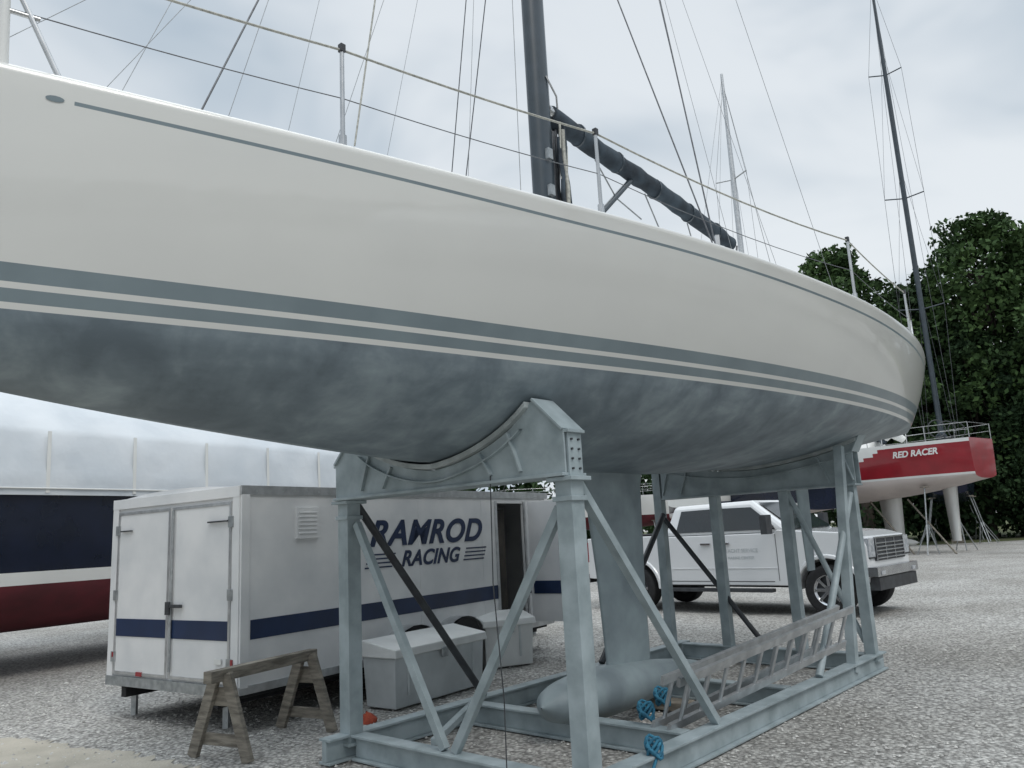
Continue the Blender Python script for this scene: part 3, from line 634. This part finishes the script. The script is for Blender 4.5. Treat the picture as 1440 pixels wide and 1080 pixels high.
# ------------------------------------------------------------ person
def person(loc,face,name='person'):
    E=empty(name); a=face
    R=Matrix.Rotation(a,3,'Z')
    vs=[(0,0,.95),(0,0,1.15),(0,.01,1.38),(0,0,1.48),
        (.10,0,.90),(.12,.05,.50),(.12,.0,.09),(.12,.14,.04),
        (-.10,0,.90),(-.13,-.02,.50),(-.13,-.18,.10),(-.13,-.06,.04),
        (.19,0,1.40),(.25,-.03,1.12),(.25,.08,.88),(-.19,0,1.40),(-.25,.03,1.12),(-.24,.16,.92)]
    es=[(0,1),(1,2),(2,3),(0,4),(4,5),(5,6),(6,7),(0,8),(8,9),(9,10),(10,11),(2,12),(12,13),(13,14),(2,15),(15,16),(16,17)]
    rs=[.15,.14,.15,.06,.095,.06,.045,.04,.095,.06,.045,.04,.065,.045,.035,.065,.045,.035]
    me=bpy.data.meshes.new('body'); me.from_pydata([V(loc)+R@V(v) for v in vs],es,[]); o=bpy.data.objects.new('body',me); sc.collection.objects.link(o); o.parent=E
    s=o.modifiers.new('s','SKIN'); s.use_smooth_shade=True
    try:
        for i,r in enumerate(rs): me.skin_vertices[0].data[i].radius=(r,r*.75 if i<3 else r)
        me.skin_vertices[0].data[0].use_root=True
    except Exception as ex: print('skin',ex)
    m=bpy.data.materials.new('clothes'); m.use_nodes=True; N=m.node_tree.nodes; Kk=m.node_tree.links
    tc=N.new('ShaderNodeTexCoord'); sp=N.new('ShaderNodeSeparateXYZ'); Kk.new(tc.outputs['Object'],sp.inputs[0]); r=N.new('ShaderNodeValToRGB'); r.color_ramp.interpolation='CONSTANT'
    dv=N.new('ShaderNodeMath'); dv.operation='DIVIDE'; dv.inputs[1].default_value=2; Kk.new(sp.outputs['Z'],dv.inputs[0]); Kk.new(dv.outputs[0],r.inputs[0])
    r.color_ramp.elements[0].color=(.03,.035,.06,1); r.color_ramp.elements[1].position=.49; r.color_ramp.elements[1].color=(.6,.6,.6,1)
    x=r.color_ramp.elements.new(.74); x.color=(.45,.27,.2,1); Kk.new(r.outputs[0],N['Principled BSDF'].inputs['Base Color']); N['Principled BSDF'].inputs['Roughness'].default_value=.9
    me.materials.append(m)
    ss_=o.modifiers.new('u','SUBSURF'); ss_.levels=1; ss_.render_levels=2
    h=MB(); c=V(loc)+V((0,0,1.61))
    h.loft([[c+R@V((.078*math.sin(p)*math.cos(q),.095*math.sin(p)*math.sin(q),.12*math.cos(p)))for q in np.linspace(0,2*math.pi,17)] for p in np.linspace(0.01,math.pi-.01,11)],'skin')
    h.loft([[c+R@V((.086*math.sin(p)*math.cos(q),-.012+.103*math.sin(p)*math.sin(q),.012+.125*math.cos(p)))for q in np.linspace(0,2*math.pi,17)] for p in np.linspace(0.01,math.pi*.42,6)],'hair')
    h.box(c+R@V((0,.10,-.01)),(.025,.03,.035),'skin')
    for sg in (1,-1):
        h.box(c+R@V((sg*.08,0,0)),(.015,.03,.05),'skin'); h.box(c+R@V((sg*.03,.09,.02)),(.02,.01,.01),'hair')
    h.box(c+R@V((0,.088,-.055)),(.045,.012,.01),'hair')
    for hx,hy,hz in ((.25,.1,.82),(-.24,.19,.87)):
        p=V(loc)+R@V((hx,hy,hz)); h.path([p+Z3*.06,p,p-Z3*.04],[.03,.042,.035],'skin',8,sx=.5)
        for k in range(4): 
            b=p-Z3*.035+R@V((0,-.027+.018*k,0)); h.path([b,b-Z3*(.035+.01*(k in(1,2))),b-Z3*(.06+.012*(k in (1,2)))+R@V((-.01,.0,0))],[.009,.008,.006],'skin',6)
        b=p+R@V((0,.035,0)); h.path([b,b+R@V((0,.02,-.03)),b+R@V((0,.025,-.055))],[.01,.009,.007],'skin',6)
    h.obj('head_and_hands',E)
person((2.36,24.5,0),1.2)

# ------------------------------------------------------------ ground
def gravel_mat():
    m=bpy.data.materials.new('gravel'); m.use_nodes=True; nt=m.node_tree;N=nt.nodes;K=nt.links; b=N['Principled BSDF']; b.inputs['Roughness'].default_value=.9
    tc=N.new('ShaderNodeTexCoord')
    def vor(sc_):
        v=N.new('ShaderNodeTexVoronoi'); v.inputs['Scale'].default_value=sc_; K.new(tc.outputs['Object'],v.inputs['Vector']); return v
    v=vor(30); v2=vor(75)
    sx=N.new('ShaderNodeSeparateColor'); K.new(v.outputs['Color'],sx.inputs[0])
    r=N.new('ShaderNodeValToRGB'); cr=r.color_ramp; cr.elements[0].color=(.37,.355,.335,1); cr.elements[1].color=(.76,.745,.71,1)
    x=cr.elements.new(.3); x.color=(.50,.485,.46,1); x=cr.elements.new(.75); x.color=(.62,.605,.575,1); K.new(sx.outputs[0],r.inputs[0])
    n=N.new('ShaderNodeTexNoise'); n.inputs['Scale'].default_value=.4; n.inputs['Detail'].default_value=5; n.inputs['Distortion'].default_value=.6; K.new(tc.outputs['Object'],n.inputs['Vector'])
    r2=N.new('ShaderNodeValToRGB'); r2.color_ramp.elements[0].position=.36; r2.color_ramp.elements[1].position=.62; r2.color_ramp.elements[0].color=(.74,.73,.71,1); r2.color_ramp.elements[1].color=(1,1,1,1); K.new(n.outputs['Fac'],r2.inputs[0])
    mx=N.new('ShaderNodeMix'); mx.data_type='RGBA'; mx.blend_type='MULTIPLY'; mx.inputs['Factor'].default_value=1; K.new(r.outputs[0],mx.inputs[6]); K.new(r2.outputs[0],mx.inputs[7])
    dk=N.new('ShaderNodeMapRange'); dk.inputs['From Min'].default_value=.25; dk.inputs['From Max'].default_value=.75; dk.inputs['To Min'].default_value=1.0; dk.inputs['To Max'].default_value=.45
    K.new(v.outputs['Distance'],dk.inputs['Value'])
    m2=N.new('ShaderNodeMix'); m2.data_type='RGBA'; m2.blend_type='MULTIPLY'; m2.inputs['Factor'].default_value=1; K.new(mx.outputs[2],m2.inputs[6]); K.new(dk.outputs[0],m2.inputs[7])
    K.new(m2.outputs[2],b.inputs['Base Color'])
    ad=N.new('ShaderNodeMath'); ad.operation='ADD'; K.new(v.outputs['Distance'],ad.inputs[0]); K.new(v2.outputs['Distance'],ad.inputs[1])
    bp=N.new('ShaderNodeBump'); bp.invert=True; bp.inputs['Strength'].default_value=.55; bp.inputs['Distance'].default_value=.015; K.new(ad.outputs[0],bp.inputs['Height']); K.new(bp.outputs[0],b.inputs['Normal'])
    return m
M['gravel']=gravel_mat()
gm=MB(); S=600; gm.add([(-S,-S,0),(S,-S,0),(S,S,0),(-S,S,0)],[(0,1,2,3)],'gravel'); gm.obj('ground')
rs=np.random.RandomState(4); n=11000
xs=rs.uniform(-6,6.5,n); ys=rs.uniform(4.4,13,n); sz=rs.uniform(.008,.02,n)*(1+.7*(rs.rand(n)>.95))
base=np.array([(1,0,0),(-1,0,0),(0,1,0),(0,-1,0),(0,0,1),(0,0,-.4)]); fc=[(0,2,4),(2,1,4),(1,3,4),(3,0,4)]
vv=[];ff=[];mi=[]
for i in range(n):
    a=rs.rand()*6.28; c,s_=math.cos(a),math.sin(a); k=len(vv); sc3=rs.uniform(.6,1.2,3)
    for p in base:
        q=p*sc3*sz[i]*(1+rs.uniform(-.2,.2)); vv.append((xs[i]+q[0]*c-q[1]*s_,ys[i]+q[0]*s_+q[1]*c,q[2]*.7+.004))
    ff+= [tuple(k+j for j in t) for t in fc]; mi+=[i%3]*4
me=bpy.data.meshes.new('gravel'); me.from_pydata(vv,[],ff)
for c in ((.54,.525,.50),(.38,.37,.35),(.66,.645,.61)): me.materials.append(mat('stone',c,rough=.9,scale=30))
me.polygons.foreach_set('material_index',mi); o=bpy.data.objects.new('gravel',me); sc.collection.objects.link(o)
M['dirt']=mat('dirt',(.50,.46,.39),(.40,.37,.31),rough=.95,scale=2.5,bump=.5,bscale=40)
dm=MB(); edge=[(-2.55,6.3),(-3.1,6.75),(-3.8,7.05),(-4.4,7.5),(-5.2,7.75),(-6.5,8.0),(-9,7.9)]
rnd=random.Random(2); pts=[]
for (a,b) in zip(edge[:-1],edge[1:]):
    for t in np.linspace(0,1,14,endpoint=False): pts.append((a[0]+(b[0]-a[0])*t+rnd.uniform(-.05,.05),a[1]+(b[1]-a[1])*t+rnd.uniform(-.07,.07),.006))
pts+=[(-9,7.9,.006),(-9,2,.006),(-2.5,2,.006),(-2.3,5,.006)]
dm.add(pts,[tuple(range(len(pts)))],'dirt'); dm.obj('dirt_path')
M['grass']=mat('grass',(.07,.10,.03),(.10,.095,.05),rough=.95,scale=1.5,bump=.8,bscale=30)
gg=MB(); gg.add([(-80,62,.006),(12,52,.006),(21,41,.006),(60,38,.006),(200,60,.006),(200,300,.006),(-80,300,.006)],[tuple(range(7))],'grass'); gg.obj('grass')

# ------------------------------------------------------------ trees
def leaf_mat(name,a,b,c):
    m=bpy.data.materials.new(name); m.use_nodes=True; nt=m.node_tree;N=nt.nodes;K=nt.links; bs=N['Principled BSDF']; bs.inputs['Roughness'].default_value=.8; bs.inputs['Specular IOR Level'].default_value=.2
    g=N.new('ShaderNodeNewGeometry'); tc=N.new('ShaderNodeTexCoord'); n=N.new('ShaderNodeTexNoise'); n.inputs['Scale'].default_value=.5; n.inputs['Detail'].default_value=1; K.new(tc.outputs['Object'],n.inputs['Vector'])
    mm=N.new('ShaderNodeMath'); mm.operation='MULTIPLY_ADD'; K.new(g.outputs['Random Per Island'],mm.inputs[0]); mm.inputs[1].default_value=.4; K.new(n.outputs['Fac'],mm.inputs[2])
    r=N.new('ShaderNodeValToRGB'); cr=r.color_ramp; cr.elements[0].position=.4; cr.elements[0].color=(*a,1); cr.elements[1].position=1.0; cr.elements[1].color=(*c,1); x=cr.elements.new(.7); x.color=(*b,1)
    K.new(mm.outputs[0],r.inputs[0]); K.new(r.outputs[0],bs.inputs['Base Color']); 
    return m
M['leaf']=leaf_mat('foliage',(.022,.044,.016),(.045,.085,.028),(.08,.135,.045))
M['leafd']=leaf_mat('foliage_dark',(.014,.03,.013),(.028,.056,.022),(.055,.095,.038))
def leaves(clumps,nper,size,rs):
    c=[];
    for (p,r) in clumps:
        u=rs.normal(size=(nper,3)); u/=np.linalg.norm(u,axis=1)[:,None]; rad=r*rs.uniform(.35,1.05,nper)**.6
        c.append(np.array(p)+u*rad[:,None]*np.array([1,1,.72]))
    c=np.concatenate(c); n=len(c)
    d1=rs.normal(size=(n,3)); d1/=np.linalg.norm(d1,axis=1)[:,None]; d2=np.cross(d1,rs.normal(size=(n,3))); d2/=np.linalg.norm(d2,axis=1)[:,None]
    s=(size*rs.uniform(.6,1.3,n))[:,None]
    q=np.stack([c-d1*s,c+d2*s*.6,c+d1*s,c-d2*s*.6],1).reshape(-1,3)
    return q,n
def tree_mesh(seed,h,cr_w,base=.25,nclump=58,nper=270,leaf=.17,key='leaf'):
    rs=np.random.RandomState(seed); m=MB(); th=h*.8
    tp=[V((.3*math.sin(z*.5+seed)*z/h,.3*math.cos(z*.4)*z/h,z)) for z in np.linspace(0,th,8)]
    m.path(tp,[.32*(1-.8*i/7)*h/16 for i in range(8)],'bark',9)
    cl=[]
    for i in range(nclump):
        zz=base+(1-base)*((i+.5)/nclump)**.9; a=i*2.4+rs.rand(); prof_=math.sin(math.pi*min(1,((zz-base)/(1-base))*.86+.12))**.7
        rad=cr_w*prof_*rs.uniform(.25,1.0)
        p=V((rad*math.cos(a),rad*math.sin(a),zz*h*rs.uniform(.95,1.0)))
        r=cr_w*rs.uniform(.18,.38); cl.append((tuple(p),r))
        st_=V((0,0,max(.15*h,p.z-rad*.9))); 
        if i%2==0: m.path([st_,st_.lerp(p,.5)+V((0,0,-.2)),p],[.10*h/16,.06*h/16,.02],'bark',5,False)
    q,n=leaves(cl,nper,leaf,rs); o=len(m.v); m.v+=[tuple(x) for x in q]; k=m.mi(key)
    m.f+=[(o+4*i,o+4*i+1,o+4*i+2,o+4*i+3) for i in range(n)]; m.m+=[k]*n; m.sm+=[False]*n
    return m
tms=[tree_mesh(11,17,4.2).obj('oak_tree',recalc=False),tree_mesh(23,18,5.2,base=.12,nclump=76).obj('oak_tree',recalc=False),tree_mesh(37,14,4.0,base=.08,key='leafd').obj('oak_tree',recalc=False)]
def place(o,x,y,s,rz,first=False):
    if not first:
        n=bpy.data.objects.new('oak_tree',o.data); sc.collection.objects.link(n); o=n
    o.location=(x,y,0); o.scale=(s,s,s); o.rotation_euler=(0,0,rz)
place(tms[0],20.4,46.5,1.06,0,True); place(tms[1],29.5,46.5,1.10,.5,True); place(tms[2],25.4,48,1.12,1,True)
for i,(k,x,y,s,r) in enumerate([(2,27.2,46,.9,2),(0,33,47,1.1,1.4),(2,31.5,45,.95,3),(1,36.0,45,1.05,4),(2,23,53,1.05,2.2),(1,28,53,.95,3.3),(1,41,48,1,1),(2,17,57,.9,1),(2,12,60,.8,2),(0,45,50,1,2.5),(2,34.5,42.5,.9,.3),(2,30,44.5,.8,5),(1,34,-3,.9,1),(0,36,6,.9,2),(1,35,15,.9,3),(1,38,24,.9,3)]): place(tms[k],x,y,s,r)
rs=np.random.RandomState(9); cl=[]
for x in np.arange(21,50,1.0):
    for z in (.6,1.9,3.4,5.2,7.0): cl.append(((x+rs.uniform(-.5,.5),46.5-.14*(x-20)+rs.uniform(-1,1.2)+z*.35,z+rs.uniform(-.4,.4)),rs.uniform(1.0,1.6)))
q,n=leaves(cl,130,.19,rs); um=MB(); um.v=[tuple(a) for a in q]; um.ms=['leafd']; um.f=[(4*i,4*i+1,4*i+2,4*i+3) for i in range(n)]; um.m=[0]*n; um.sm=[False]*n; um.obj('undergrowth',recalc=False)
cl=[]
for a in np.arange(-200,160,1.5):
    R_=92+rs.uniform(-6,6); t=math.radians(a)
    for z in (1.5,4.5,7.5): cl.append(((R_*math.cos(t),R_*math.sin(t),z+rs.uniform(-1,.8)),rs.uniform(1.9,3.1)))
q,n=leaves(cl,45,.75,rs); um=MB(); um.v=[tuple(a) for a in q]; um.ms=['leafd']; um.f=[(4*i,4*i+1,4*i+2,4*i+3) for i in range(n)]; um.m=[0]*n; um.sm=[False]*n; um.obj('distant_trees',recalc=False)

# ------------------------------------------------------------ world
w=bpy.data.worlds.new('World'); sc.world=w; w.use_nodes=True; nt=w.node_tree;N=nt.nodes;K2=nt.links; N.clear()
el,az=math.radians(52),math.radians(150)
sky=N.new('ShaderNodeTexSky'); sky.sky_type='NISHITA'; sky.sun_disc=False; sky.sun_elevation=el; sky.sun_rotation=az; sky.air_density=1.5; sky.dust_density=3
tc=N.new('ShaderNodeTexCoord'); mp_=N.new('ShaderNodeMapping'); mp_.inputs['Scale'].default_value=(1,1,2.0); mp_.inputs['Location'].default_value=(.4,.2,.1); K2.new(tc.outputs['Generated'],mp_.inputs[0])
no=N.new('ShaderNodeTexNoise'); no.inputs['Scale'].default_value=2.4; no.inputs['Detail'].default_value=4; no.inputs['Roughness'].default_value=.47; no.inputs['Distortion'].default_value=.4; K2.new(mp_.outputs[0],no.inputs['Vector'])
r=N.new('ShaderNodeValToRGB'); r.color_ramp.interpolation='EASE'; e0,e1=r.color_ramp.elements; e0.position=.34; e0.color=(.40,.49,.575,1); e1.position=.64; e1.color=(.74,.79,.83,1)
K2.new(no.outputs['Fac'],r.inputs[0])
sp=N.new('ShaderNodeSeparateXYZ'); K2.new(tc.outputs['Generated'],sp.inputs[0])
gr=N.new('ShaderNodeValToRGB'); ge=gr.color_ramp.elements; ge[0].position=0; ge[0].color=(1.10,1.08,1.06,1); ge[1].position=.62; ge[1].color=(.96,.96,.97,1); x=gr.color_ramp.elements.new(.86); x.color=(2.7,2.6,2.5,1)
K2.new(sp.outputs['Z'],gr.inputs[0])
mu=N.new('ShaderNodeMix'); mu.data_type='RGBA'; mu.blend_type='MULTIPLY'; mu.inputs['Factor'].default_value=1; K2.new(r.outputs[0],mu.inputs[6]); K2.new(gr.outputs[0],mu.inputs[7])
sc10=N.new('ShaderNodeMix'); sc10.data_type='RGBA'; sc10.blend_type='MULTIPLY'; sc10.inputs['Factor'].default_value=1; sc10.inputs[7].default_value=(10,10,10,1); K2.new(mu.outputs[2],sc10.inputs[6])
mx=N.new('ShaderNodeMix'); mx.data_type='RGBA'; mx.inputs['Factor'].default_value=.94; K2.new(sky.outputs[0],mx.inputs[6]); K2.new(sc10.outputs[2],mx.inputs[7])
bg=N.new('ShaderNodeBackground'); bg.inputs['Strength'].default_value=.108; K2.new(mx.outputs[2],bg.inputs[0]); ow=N.new('ShaderNodeOutputWorld'); K2.new(bg.outputs[0],ow.inputs[0])
su=bpy.data.lights.new('sun','SUN'); su.energy=.95; su.angle=math.radians(22); su.color=(1,.96,.9); so=bpy.data.objects.new('sun',su); sc.collection.objects.link(so)
dv_=V((math.sin(az)*math.cos(el),math.cos(az)*math.cos(el),math.sin(el))); so.rotation_euler=dv_.to_track_quat('Z','Y').to_euler()
# ------------------------------------------------------------ camera
cam=bpy.data.cameras.new('camera'); cam.lens=36*1100/1440; cam.sensor_width=36; cam.clip_end=2000; cam.clip_start=.05
co=bpy.data.objects.new('camera',cam); sc.collection.objects.link(co)
co.matrix_world=Matrix.Translation((0,0,1.6))@Matrix.Rotation(math.radians(90+10.9),4,'X')@Matrix.Rotation(math.radians(-3),4,'Z')
sc.camera=co
